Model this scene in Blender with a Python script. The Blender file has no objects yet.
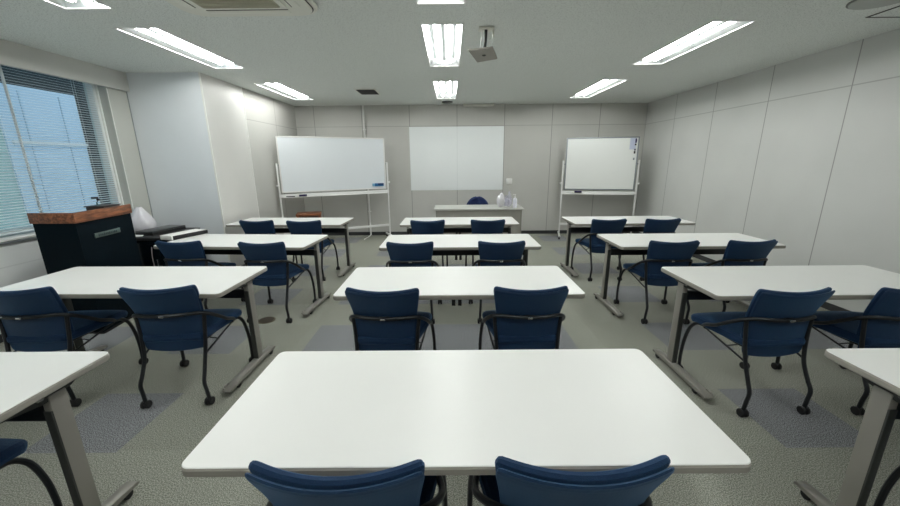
import bpy, bmesh, math, random
from mathutils import Vector, Matrix
random.seed(4)
PI = math.pi
C = bpy.context.scene
col = C.collection

# ------------------------------------------------------------------ materials
def srgb(r, g, b):
    f = lambda c: c/12.92 if c <= .04045 else ((c+.055)/1.055)**2.4
    return (f(r/255), f(g/255), f(b/255), 1)

def new_mat(name):
    m = bpy.data.materials.new(name); m.use_nodes = True
    nt = m.node_tree; p = nt.nodes['Principled BSDF']
    return m, nt, p

def mat(name, rgb, rough=.5, metal=0., spec=.5, noise=0., nscale=40., bump=0., bscale=200., coat=0.):
    m, nt, p = new_mat(name)
    p.inputs['Base Color'].default_value = rgb
    p.inputs['Roughness'].default_value = rough
    p.inputs['Metallic'].default_value = metal
    p.inputs['Specular IOR Level'].default_value = spec
    p.inputs['Coat Weight'].default_value = coat
    tc = nt.nodes.new('ShaderNodeTexCoord')
    if noise:
        n = nt.nodes.new('ShaderNodeTexNoise'); n.inputs['Scale'].default_value = nscale
        n.inputs['Detail'].default_value = 4
        nt.links.new(tc.outputs['Object'], n.inputs['Vector'])
        r = nt.nodes.new('ShaderNodeMapRange')
        r.inputs['From Min'].default_value = .3; r.inputs['From Max'].default_value = .7
        r.inputs['To Min'].default_value = 1-noise; r.inputs['To Max'].default_value = 1+noise
        nt.links.new(n.outputs['Fac'], r.inputs['Value'])
        x = nt.nodes.new('ShaderNodeVectorMath'); x.operation = 'SCALE'
        x.inputs[0].default_value = rgb[:3]
        nt.links.new(r.outputs['Result'], x.inputs['Scale'])
        nt.links.new(x.outputs['Vector'], p.inputs['Base Color'])
    if bump:
        n = nt.nodes.new('ShaderNodeTexNoise'); n.inputs['Scale'].default_value = bscale
        n.inputs['Detail'].default_value = 3
        nt.links.new(tc.outputs['Object'], n.inputs['Vector'])
        b = nt.nodes.new('ShaderNodeBump'); b.inputs['Strength'].default_value = bump
        b.inputs['Distance'].default_value = .004
        nt.links.new(n.outputs['Fac'], b.inputs['Height'])
        nt.links.new(b.outputs['Normal'], p.inputs['Normal'])
    return m

def wall_mat(name, rgb, axis, spacing, offset, zline, line=.45):
    """painted partition panels with thin dark joints"""
    m, nt, p = new_mat(name); N = nt.nodes; L = nt.links
    p.inputs['Roughness'].default_value = .55
    tc = N.new('ShaderNodeTexCoord'); s = N.new('ShaderNodeSeparateXYZ')
    L.new(tc.outputs['Object'], s.inputs[0])
    def dist(sock, off, sp):
        a = N.new('ShaderNodeMath'); a.operation = 'SUBTRACT'; a.inputs[1].default_value = off-sp*40
        L.new(sock, a.inputs[0])
        b = N.new('ShaderNodeMath'); b.operation = 'PINGPONG'; b.inputs[1].default_value = sp/2
        L.new(a.outputs[0], b.inputs[0])
        c = N.new('ShaderNodeMapRange'); c.inputs['From Min'].default_value = .0025; c.inputs['From Max'].default_value = .0075
        c.inputs['To Min'].default_value = 1; c.inputs['To Max'].default_value = 0
        L.new(b.outputs[0], c.inputs['Value']); return c.outputs[0]
    d1 = dist(s.outputs[axis], offset, spacing)
    d2 = dist(s.outputs['Z'], zline, 20)
    mx = N.new('ShaderNodeMath'); mx.operation = 'MAXIMUM'; L.new(d1, mx.inputs[0])
    h = N.new('ShaderNodeMath'); h.operation = 'MULTIPLY'; h.inputs[1].default_value = .6
    L.new(d2, h.inputs[0]); L.new(h.outputs[0], mx.inputs[1])
    n = N.new('ShaderNodeTexNoise'); n.inputs['Scale'].default_value = 1.3; n.inputs['Detail'].default_value = 5
    L.new(tc.outputs['Object'], n.inputs['Vector'])
    r = N.new('ShaderNodeMapRange'); r.inputs['From Min'].default_value = .3; r.inputs['From Max'].default_value = .7
    r.inputs['To Min'].default_value = .96; r.inputs['To Max'].default_value = 1.04
    L.new(n.outputs['Fac'], r.inputs['Value'])
    v = N.new('ShaderNodeVectorMath'); v.operation = 'SCALE'; v.inputs[0].default_value = rgb[:3]
    L.new(r.outputs[0], v.inputs['Scale'])
    mix = N.new('ShaderNodeMix'); mix.data_type = 'RGBA'
    L.new(mx.outputs[0], mix.inputs['Factor']); L.new(v.outputs['Vector'], mix.inputs['A'])
    mix.inputs['B'].default_value = (rgb[0]*line, rgb[1]*line, rgb[2]*line, 1)
    L.new(mix.outputs['Result'], p.inputs['Base Color'])
    return m

def ceiling_mat():
    m, nt, p = new_mat('acoustic_ceiling'); N = nt.nodes; L = nt.links
    p.inputs['Roughness'].default_value = .9
    tc = N.new('ShaderNodeTexCoord')
    n = N.new('ShaderNodeTexNoise'); n.inputs['Scale'].default_value = 110; n.inputs['Detail'].default_value = 2
    n.inputs['Roughness'].default_value = .7
    L.new(tc.outputs['Object'], n.inputs['Vector'])
    r = N.new('ShaderNodeValToRGB'); e = r.color_ramp.elements
    e[0].position = .36; e[0].color = srgb(186, 190, 186); e[1].position = .46; e[1].color = srgb(228, 232, 228)
    L.new(n.outputs['Fac'], r.inputs['Fac']); L.new(r.outputs['Color'], p.inputs['Base Color'])
    b = N.new('ShaderNodeBump'); b.inputs['Strength'].default_value = .25; b.inputs['Distance'].default_value = .004
    L.new(n.outputs['Fac'], b.inputs['Height']); L.new(b.outputs['Normal'], p.inputs['Normal'])
    return m

def carpet_mat():
    m, nt, p = new_mat('carpet_tiles'); N = nt.nodes; L = nt.links
    p.inputs['Roughness'].default_value = .95; p.inputs['Specular IOR Level'].default_value = .15
    tc = N.new('ShaderNodeTexCoord'); s = N.new('ShaderNodeSeparateXYZ'); L.new(tc.outputs['Object'], s.inputs[0])
    def M(op, a, b):
        q = N.new('ShaderNodeMath'); q.operation = op
        for i, v in enumerate((a, b)):
            if isinstance(v, (int, float)): q.inputs[i].default_value = v
            else: L.new(v, q.inputs[i])
        return q.outputs[0]
    X, Y = s.outputs['X'], s.outputs['Y']
    fx = None
    for a, b in ((-3.35, -2.84), (-2.30, -1.79), (-1.22, 1.03), (1.77, 2.28), (2.80, 3.31)):
        t = M('MULTIPLY', M('GREATER_THAN', X, a), M('LESS_THAN', X, b))
        fx = t if fx is None else M('MAXIMUM', fx, t)
    fy = M('LESS_THAN', M('FRACT', M('DIVIDE', M('SUBTRACT', Y, 1.612-10.24), 1.024), 0), .5)
    fac = M('MULTIPLY', fx, fy)
    # fine wide-area mottling and loop-pile speckle
    n1 = N.new('ShaderNodeTexNoise'); n1.inputs['Scale'].default_value = 185; n1.inputs['Detail'].default_value = 2
    n1.inputs['Roughness'].default_value = .75
    L.new(tc.outputs['Object'], n1.inputs['Vector'])
    def ramp(c0, c1):
        r = N.new('ShaderNodeValToRGB'); e = r.color_ramp.elements
        e[0].position = .42; e[0].color = c0; e[1].position = .58; e[1].color = c1
        L.new(n1.outputs['Fac'], r.inputs['Fac']); return r.outputs['Color']
    a = ramp(srgb(108, 109, 100), srgb(178, 179, 168)); b = ramp(srgb(82, 84, 87), srgb(168, 169, 172))
    # each tile a hair different, as carpet squares laid quarter-turned
    sn = N.new('ShaderNodeVectorMath'); sn.operation = 'SNAP'; sn.inputs[1].default_value = (.512, .512, 5)
    mp = N.new('ShaderNodeVectorMath'); mp.operation = 'SUBTRACT'; mp.inputs[1].default_value = (.23, .09, 1)
    L.new(tc.outputs['Object'], mp.inputs[0]); L.new(mp.outputs[0], sn.inputs[0])
    wn = N.new('ShaderNodeTexWhiteNoise'); L.new(sn.outputs[0], wn.inputs['Vector'])
    mr = N.new('ShaderNodeMapRange'); mr.inputs['To Min'].default_value = .93; mr.inputs['To Max'].default_value = 1.05
    L.new(wn.outputs['Value'], mr.inputs['Value'])
    mix = N.new('ShaderNodeMix'); mix.data_type = 'RGBA'
    L.new(fac, mix.inputs['Factor']); L.new(a, mix.inputs['A']); L.new(b, mix.inputs['B'])
    v = N.new('ShaderNodeVectorMath'); v.operation = 'SCALE'
    L.new(mix.outputs['Result'], v.inputs[0]); L.new(mr.outputs[0], v.inputs['Scale'])
    L.new(v.outputs[0], p.inputs['Base Color'])
    bp = N.new('ShaderNodeBump'); bp.inputs['Strength'].default_value = .08; bp.inputs['Distance'].default_value = .004
    L.new(n1.outputs['Fac'], bp.inputs['Height']); L.new(bp.outputs['Normal'], p.inputs['Normal'])
    return m

def emit(name, rgb, s):
    m = bpy.data.materials.new(name); m.use_nodes = True; nt = m.node_tree; nt.nodes.clear()
    e = nt.nodes.new('ShaderNodeEmission'); e.inputs[0].default_value = rgb; e.inputs[1].default_value = s
    o = nt.nodes.new('ShaderNodeOutputMaterial'); nt.links.new(e.outputs[0], o.inputs[0]); return m

def glass_mat(name, tint, gloss=.08, alpha=0., body=(1, 1, 1, 1)):
    m = bpy.data.materials.new(name); m.use_nodes = True; nt = m.node_tree; nt.nodes.clear(); N = nt.nodes; L = nt.links
    t = N.new('ShaderNodeBsdfTransparent'); t.inputs[0].default_value = tint
    g = N.new('ShaderNodeBsdfGlossy'); g.inputs['Roughness'].default_value = .04
    d = N.new('ShaderNodeBsdfDiffuse'); d.inputs[0].default_value = body
    m1 = N.new('ShaderNodeMixShader'); m1.inputs[0].default_value = alpha
    L.new(t.outputs[0], m1.inputs[1]); L.new(d.outputs[0], m1.inputs[2])
    m2 = N.new('ShaderNodeMixShader'); m2.inputs[0].default_value = gloss
    L.new(m1.outputs[0], m2.inputs[1]); L.new(g.outputs[0], m2.inputs[2])
    o = N.new('ShaderNodeOutputMaterial'); L.new(m2.outputs[0], o.inputs[0]); return m

def wood_mat(name, c0, c1, sc=(1, 12, 12), rough=.45):
    m, nt, p = new_mat(name); N = nt.nodes; L = nt.links
    p.inputs['Roughness'].default_value = rough
    tc = N.new('ShaderNodeTexCoord'); mp = N.new('ShaderNodeMapping'); mp.inputs['Scale'].default_value = sc
    n = N.new('ShaderNodeTexNoise'); n.inputs['Scale'].default_value = 4; n.inputs['Detail'].default_value = 6
    r = N.new('ShaderNodeValToRGB'); e = r.color_ramp.elements
    e[0].position = .35; e[0].color = c0; e[1].position = .65; e[1].color = c1
    L.new(tc.outputs['Object'], mp.inputs[0]); L.new(mp.outputs[0], n.inputs['Vector'])
    L.new(n.outputs['Fac'], r.inputs['Fac']); L.new(r.outputs['Color'], p.inputs['Base Color']); return m

WALLC = srgb(197, 196, 191)
M = dict(
    wall_back=wall_mat('panel_wall_back', WALLC, 'X', .925, .144, 2.155),
    wall_side=wall_mat('panel_wall_right', srgb(206, 207, 204), 'Y', .935, 3.72, 2.15),
    wall_left=wall_mat('panel_wall_left', srgb(188, 187, 182), 'Y', .97, 5.645, 2.115),
    plain=mat('painted_wall', srgb(208, 208, 203), .6, noise=.02, nscale=3),
    block=wall_mat('painted_block_wall', srgb(236, 239, 238), 'Y', 50, 30, .62, .8),
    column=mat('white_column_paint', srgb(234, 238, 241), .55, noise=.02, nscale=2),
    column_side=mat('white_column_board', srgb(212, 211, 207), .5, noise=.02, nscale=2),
    corner=mat('corner_bead', srgb(238, 238, 234), .4),
    base=mat('dark_skirting', srgb(52, 54, 56), .5),
    ceiling=ceiling_mat(), carpet=carpet_mat(),
    top=mat('white_laminate', srgb(243, 243, 240), .32, spec=.4, noise=.008, nscale=4),
    edge=mat('taupe_edge_band', srgb(150, 146, 138), .5),
    alu=mat('grey_painted_steel', srgb(150, 147, 140), .38, metal=.35),
    alu_dark=mat('dark_steel_and_shade', srgb(58, 60, 58), .5, metal=.3),  # dark steel parts; also paints the shade on table post backs
    black=mat('black_steel', srgb(16, 20, 25), .38, spec=.5),
    rubber=mat('black_rubber', srgb(22, 22, 24), .6),
    chrome=mat('chrome', srgb(210, 210, 210), .2, metal=1),
    fabric=mat('navy_mesh_fabric', srgb(9, 40, 72), .75, noise=.10, nscale=260, bump=.35, bscale=500, spec=.3),
    fabric2=mat('navy_back_shell', srgb(10, 42, 74), .55, spec=.4, noise=.05, nscale=120),
    navy=mat('deep_navy_fabric', srgb(16, 36, 84), .8),
    board=mat('glossy_whiteboard', srgb(238, 243, 247), .16, spec=.5, noise=.008, nscale=1.5),
    board2=mat('glossy_whiteboard_warm', srgb(243, 245, 242), .16, spec=.5, noise=.008, nscale=1.5),
    sheet=mat('wall_screen_sheet', srgb(243, 247, 247), .25, spec=.4, noise=.01, nscale=1),
    whitem=mat('white_enamel_metal', srgb(232, 232, 230), .35),
    greyframe=mat('anodised_frame', srgb(150, 156, 160), .4, metal=.4),
    plastic=mat('off_white_plastic', srgb(226, 226, 216), .45),
    housing=mat('aluminium_reflector', srgb(225, 230, 230), .28, metal=1),
    grille=mat('beige_intake_grille', srgb(178, 175, 155), .6, noise=.05, nscale=90),
    dark=mat('dark_louvre', srgb(30, 30, 30), .7),
    purple=mat('dark_purple_felt', srgb(44, 36, 84), .8),
    blue=mat('blue_plastic', srgb(36, 112, 168), .4),
    slat=mat('pale_blind_slat', srgb(214, 226, 228), .4),
    podium=mat('black_green_laminate', srgb(3, 16, 23), .65, spec=.08),
    wood=wood_mat('reddish_wood', srgb(84, 46, 26), srgb(150, 92, 56), (14, 1.2, 14)),
    wood2=wood_mat('brown_wood', srgb(96, 56, 34), srgb(158, 98, 62)),
    bag=glass_mat('translucent_bag', (1, 1, 1, 1), .10, .72, srgb(248, 246, 252)),
    clear=glass_mat('clear_plastic', (.93, .93, .97, 1), .12, .28, srgb(238, 236, 246)),
    glass=glass_mat('window_glass', (.90, .96, .97, 1), .06),
    tube=emit('fluorescent_tube', (.985, 1.0, .97, 1), 49),
    facade=mat('dark_teal_facade', srgb(22, 40, 46), .8, noise=.1, nscale=1.5),
    facade_blue=mat('pale_blue_facade', srgb(196, 218, 234), .6, noise=.03, nscale=1),
    facade_green=mat('pale_green_facade', srgb(170, 198, 194), .7, noise=.05, nscale=1),
    facade_line=mat('blue_grey_joint', srgb(182, 206, 222), .7),
    paper=mat('white_card', srgb(236, 236, 232), .7),
)

# ------------------------------------------------------------------ mesh helpers
def BM(): return bmesh.new()

def add_box(bm, c, s, bevel=0., R=None, seg=2):
    t = bmesh.new(); bmesh.ops.create_cube(t, size=1)
    bmesh.ops.scale(t, vec=s, verts=t.verts)
    if bevel: bmesh.ops.bevel(t, geom=t.edges[:], offset=min(bevel, min(s)*.49), segments=seg, profile=.5, affect='EDGES')
    if R is not None: bmesh.ops.transform(t, matrix=R.to_4x4(), verts=t.verts)
    bmesh.ops.translate(t, vec=c, verts=t.verts)
    merge(bm, t)

def merge(bm, t):
    me = bpy.data.meshes.new('tmp'); t.to_mesh(me); t.free(); bm.from_mesh(me); bpy.data.meshes.remove(me)

def add_tube(bm, pts, r, seg=10, sub=6, closed=False, caps=True):
    P = [Vector(p) for p in pts]
    if sub > 1 and len(P) > 2:
        Q = []; n = len(P)
        rng = range(n if closed else n-1)
        for i in rng:
            p0 = P[(i-1) % n] if closed or i > 0 else P[0]*2-P[1]
            p1 = P[i]; p2 = P[(i+1) % n]
            p3 = P[(i+2) % n] if closed or i+2 < n else P[-1]*2-P[-2]
            for k in range(sub):
                t = k/sub
                Q.append(.5*((2*p1)+(p2-p0)*t+(2*p0-5*p1+4*p2-p3)*t*t+(3*p1-p0-3*p2+p3)*t**3))
        if not closed: Q.append(P[-1])
        P = Q
    n = len(P); rings = []; N = None
    for i, p in enumerate(P):
        a = P[i-1] if (i or closed) else p; b = P[(i+1) % n] if (i < n-1 or closed) else p
        T = (b-a).normalized()
        if N is None:
            N = T.orthogonal().normalized()
        N = (N-T*N.dot(T)).normalized(); B = T.cross(N)
        rr = r[i*(len(r)-1)//max(1, n-1)] if isinstance(r, (list, tuple)) else r
        rings.append([bm.verts.new(p+rr*(N*math.cos(2*PI*k/seg)+B*math.sin(2*PI*k/seg))) for k in range(seg)])
    m = n if closed else n-1
    for i in range(m):
        A, Bq = rings[i], rings[(i+1) % n]
        for k in range(seg): bm.faces.new((A[k], A[(k+1) % seg], Bq[(k+1) % seg], Bq[k]))
    if caps and not closed:
        bm.faces.new(rings[0][::-1]); bm.faces.new(rings[-1])

def add_lathe(bm, prof, c=(0, 0, 0), seg=20, R=None):
    rows = []
    for r, z in prof:
        rows.append([Vector((max(r, 1e-4)*math.cos(2*PI*k/seg), max(r, 1e-4)*math.sin(2*PI*k/seg), z)) for k in range(seg)])
    vs = [[bm.verts.new((R @ v if R is not None else v)+Vector(c)) for v in row] for row in rows]
    for i in range(len(vs)-1):
        for k in range(seg): bm.faces.new((vs[i][k], vs[i][(k+1) % seg], vs[i+1][(k+1) % seg], vs[i+1][k]))
    bm.faces.new(vs[0][::-1]); bm.faces.new(vs[-1])

def rounded_outline(w, d, r, n=6):
    out = []
    for cx, cy, a in ((w/2-r, d/2-r, 0), (-w/2+r, d/2-r, 90), (-w/2+r, -d/2+r, 180), (w/2-r, -d/2+r, 270)):
        for k in range(n+1):
            t = math.radians(a+90*k/n); out.append((cx+r*math.cos(t), cy+r*math.sin(t)))
    return out

def add_prism(bm, outline, z0, z1, bevel=0.):
    """outline in xy, extruded z0..z1, with an eased top and bottom rim"""
    layers = [(0, z0, bevel), (1, z0+bevel, 0), (2, z1-bevel, 0), (3, z1, bevel)] if bevel else [(0, z0, 0), (1, z1, 0)]
    n = len(outline); rings = []
    for _, z, ins in layers:
        ring = []
        for i, (x, y) in enumerate(outline):
            if ins:
                l = math.hypot(x, y) or 1
                ax, ay = outline[i-1]; bx, by = outline[(i+1) % n]
                nx, ny = (by-ay), -(bx-ax); k = math.hypot(nx, ny) or 1
                x, y = x-nx/k*ins, y-ny/k*ins
            ring.append(bm.verts.new((x, y, z)))
        rings.append(ring)
    for a, b in zip(rings, rings[1:]):
        for k in range(n): bm.faces.new((a[k], a[(k+1) % n], b[(k+1) % n], b[k]))
    bm.faces.new(rings[0][::-1]); bm.faces.new(rings[-1])

def obj(name, bm, m, parent=None, smooth=35, loc=None, rotz=None):
    bmesh.ops.recalc_face_normals(bm, faces=bm.faces)
    me = bpy.data.meshes.new(name); bm.to_mesh(me); bm.free()
    me.materials.append(m)
    if smooth:
        for p in me.polygons: p.use_smooth = True
        try: me.set_sharp_from_angle(angle=math.radians(smooth))
        except Exception: pass
    o = bpy.data.objects.new(name, me); col.objects.link(o)
    if parent is not None: o.parent = parent
    if loc is not None: o.location = loc
    if rotz is not None: o.rotation_euler.z = rotz
    return o

def tag(o, label, cat, group=None):
    o['label'] = label; o['category'] = cat
    if group: o['group'] = group
    return o

def thing(name, label, cat, loc=(0, 0, 0), rotz=0, group=None):
    o = bpy.data.objects.new(name, None); col.objects.link(o); o.empty_display_size = .1
    o.location = loc; o.rotation_euler = (0, 0, rotz)
    return tag(o, label, cat, group)

def struct(name, bm, m, smooth=0, parent=None):
    o = obj(name, bm, m, parent, smooth)
    if parent is None: o['kind'] = 'structure'
    return o

def dup(src, loc, rotz, label, parent=None):
    r = src.copy(); col.objects.link(r)
    if parent is None:
        r.location = loc; r.rotation_euler = (0, 0, rotz); r['label'] = label
    else: r.parent = parent
    for ch in list(src.children): dup(ch, None, None, None, r)
    return r

# ------------------------------------------------------------------ room shell
XR, XL, XW = 3.812, -2.992, -3.86      # right wall, left panelled wall, window bulkhead face
YB, YR, H = 7.475, -2.6, 2.544

bm = BM(); add_box(bm, ((XR-4.3)/2, (YB+YR)/2, -.05), (XR+4.3+.4, YB-YR+.4, .1)); struct('floor', bm, M['carpet'])

# ceiling: flat sheet with openings for the recessed lights
LIGHTS = []
for cx, y0, y1 in ((-.053, 3.245, 4.555), (-.053, 5.37, 6.76), (-2.51, 3.265, 4.55), (-2.51, 5.38, 6.76),
                   (2.26, 3.24, 4.55), (2.26, 5.36, 6.80), (-.053, 1.53, 2.85), (-2.51, 1.56, 2.875),
                   (-.053, -.75, .57), (-2.51, -.75, .57), (2.26, -.75, .57)):  # this row: unseen fixtures added behind the camera to light the room
    LIGHTS.append((cx-.163, cx+.163, y0, y1))
xs = sorted({-4.3, XR+.2} | {v for l in LIGHTS for v in l[:2]}); ys = sorted({YR-.2, YB+.2} | {v for l in LIGHTS for v in l[2:]})
bm = BM(); cache = {}
def cv(x, y):
    if (x, y) not in cache: cache[(x, y)] = bm.verts.new((x, y, H))
    return cache[(x, y)]
for i in range(len(xs)-1):
    for j in range(len(ys)-1):
        mx, my = (xs[i]+xs[i+1])/2, (ys[j]+ys[j+1])/2
        if any(a < mx < b and c < my < d for a, b, c, d in LIGHTS): continue
        bm.faces.new((cv(xs[i], ys[j]), cv(xs[i], ys[j+1]), cv(xs[i+1], ys[j+1]), cv(xs[i+1], ys[j])))
for k in ('fabric', 'fabric2'):
    p = M[k].node_tree.nodes['Principled BSDF']; p.inputs['Sheen Weight'].default_value = .36; p.inputs['Sheen Roughness'].default_value = .5
    p.inputs['Sheen Tint'].default_value = srgb(120, 170, 220)
ceil_o = struct('ceiling', bm, M['ceiling'])

bm = BM(); add_box(bm, ((XR-4.3)/2, YB+.05, H/2), (XR+4.3+.2, .1, H+.1)); struct('wall_back', bm, M['wall_back'])
bm = BM(); add_box(bm, (XR+.05, (YB+YR)/2, H/2), (.1, YB-YR+.2, H+.1)); struct('wall_right', bm, M['wall_side'])
bm = BM(); add_box(bm, ((XR-4.3)/2, YR-.05, H/2), (XR+4.3+.2, .1, H+.1)); struct('wall_rear', bm, M['plain'])
bm = BM(); add_box(bm, (XL-.06, (5.64+YB)/2, H/2), (.12, YB-5.64, H)); struct('wall_left', bm, M['wall_left'])
# white column boxing beside the window: front face and board-clad side
bm = BM(); add_box(bm, ((XL-.008-4.08)/2, (4.735+5.64)/2, H/2), (4.08+XL-.008, 5.64-4.735, H)); struct('wall_column', bm, M['column'])
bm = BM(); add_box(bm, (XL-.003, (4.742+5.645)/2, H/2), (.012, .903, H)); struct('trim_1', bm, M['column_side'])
bm = BM()
add_box(bm, (XL, 4.738, H/2), (.02, .014, H), .004); add_box(bm, (XL+.003, 5.642, H/2), (.014, .012, H), .003)
struct('trim_2', bm, M['corner'])
# window wall: masonry below the sill, bulkhead above, pilaster at the end
bm = BM(); add_box(bm, (-4.1, .925, .42), (.4, 7.05, .84)); struct('wall_window_lower', bm, M['block'])
bm = BM(); add_box(bm, (-3.885, 1.065, (2.335+H)/2), (.05, 7.33, H-2.335)); add_box(bm, (-4.235, 1.065, 2.52), (.13, 7.33, .048)); struct('wall_window_bulkhead', bm, M['plain'])
bm = BM(); add_box(bm, (-3.995, 4.60, 1.27), (.19, .28, 2.54), .006); struct('wall_window_pilaster', bm, mat('pilaster_paint', srgb(196, 197, 190), .6))
bm = BM(); add_box(bm, (-3.899, 4.462, 1.59), (.008, .010, 1.48), .002); add_box(bm, (-4.02, 4.452, 1.66), (.05, .02, 1.6), .002); struct('trim_5', bm, M['corner'])
bm = BM(); add_box(bm, (-3.898, 4.728, 1.17), (.006, .008, 2.33)); struct('trim_6', bm, M['greyframe'])
bm = BM(); add_box(bm, (-4.1, -1.1, 1.6), (.4, 3.0, 1.6)); struct('wall_window_rear', bm, M['plain'])
bm = BM(); add_box(bm, (-3.99, 2.42, .849), (.23, 4.05, .018), .005)
struct('trim_3', bm, M['whitem'])
bm = BM(); add_box(bm, (-3.89, 2.42, .828), (.02, 4.05, .018), .004); struct('trim_4', bm, M['greyframe'])
# skirting
for nm, c, s in (('baseboard_back', ((XR+XL)/2, YB-.005, .035), (XR-XL, .012, .07)),
                 ('baseboard_right', (XR-.005, (YB+YR)/2, .035), (.012, YB-YR, .07)),
                 ('baseboard_left', (XL+.007, (4.75+YB)/2, .035), (.012, YB-4.75, .07)),
                 ('baseboard_window', (-3.893, .925, .035), (.014, 7.05, .07))):
    bm = BM(); add_box(bm, c, s, .002); struct(nm, bm, M['base'])

# windows: frame, mullions, pane
w = bpy.data.objects.new('window_1', None); col.objects.link(w); w['kind'] = 'structure'; w.location = (-4.07, 2.42, 1.6)
bm = BM()
y0, y1, z0, z1 = -2.02, 2.035, -.73, .90
for c, s in (((0, (y0+y1)/2, z0+.02), (.07, y1-y0, .04)), ((0, (y0+y1)/2, z1-.02), (.07, y1-y0, .04)),
             ((0, y0+.03, (z0+z1)/2), (.07, .06, z1-z0)), ((.005, y1-.02, (z0+z1)/2), (.10, .04, z1-z0)),
             ((0, 1.18, (z0+z1)/2), (.02, .016, z1-z0)), ((0, -.4, (z0+z1)/2), (.02, .016, z1-z0))):
    add_box(bm, c, s, .004)
obj('window_frame', bm, M['whitem'], w)
bm = BM(); add_box(bm, (-.02, 0, (z0+z1)/2), (.006, y1-y0-.02, z1-z0-.02)); obj('window_pane', bm, M['glass'], w)

# ------------------------------------------------------------------ building outside
t = thing('neighbouring_building', 'pale blue and dark teal building face seen outside through the blinds', 'building', (-7.1, 5.03, -2.97))
bm = BM(); add_box(bm, (-.15, 0, 5), (.3, 16, 16)); obj('facade', bm, M['facade'], t)
bm = BM(); add_box(bm, (.04, 1.63, 4.53), (.08, 1.30, 2.36), .01); obj('blue_panel', bm, M['facade_blue'], t)
bm = BM(); add_box(bm, (.03, -1.55, 4.48), (.06, 5.1, 2.36), .01); obj('green_panel', bm, M['facade_green'], t)
bm = BM()
add_box(bm, (.09, 1.66, 4.78), (.04, 1.20, .03)); add_box(bm, (.085, 1.33, 4.48), (.012, .02, 2.3)); add_box(bm, (.085, 1.97, 4.48), (.012, .02, 2.3))
obj('panel_joint', bm, M['facade_line'], t)
bm = BM(); add_box(bm, (.10, 1.66, 4.82), (.05, 1.22, .05), .005); obj('cross_rail', bm, M['whitem'], t)

# ------------------------------------------------------------------ blinds
def blind(y0, y1, label):
    t = thing('venetian_blind', label, 'blind', (-3.99, (y0+y1)/2, .88)); L = y1-y0
    bm = BM(); n = 62; top = 1.57
    R = Matrix.Rotation(math.radians(14), 3, 'Y')
    for k in range(n): add_box(bm, (0, 0, .03+k*(top-.05)/n), (.024, L-.01, .0012), 0, R)
    obj('slats', bm, M['slat'], t, 0)
    bm = BM(); add_box(bm, (0, 0, top+.015), (.035, L, .03), .004); obj('headrail', bm, M['slat'], t)
    bm = BM(); add_box(bm, (0, 0, .01), (.026, L, .014), .004); obj('bottom_rail', bm, M['slat'], t)
    for f in (-.42, -.15, .15, .42):
        for dx in (-.013, .013): bm = BM(); add_tube(bm, [(dx, f*L, .01), (dx, f*L, top)], .0012, 5, 1); obj('ladder_cord', bm, M['slat'], t)
blind(1.60, 4.39, 'wide pale venetian blind hanging in the window behind the black lectern')

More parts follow.
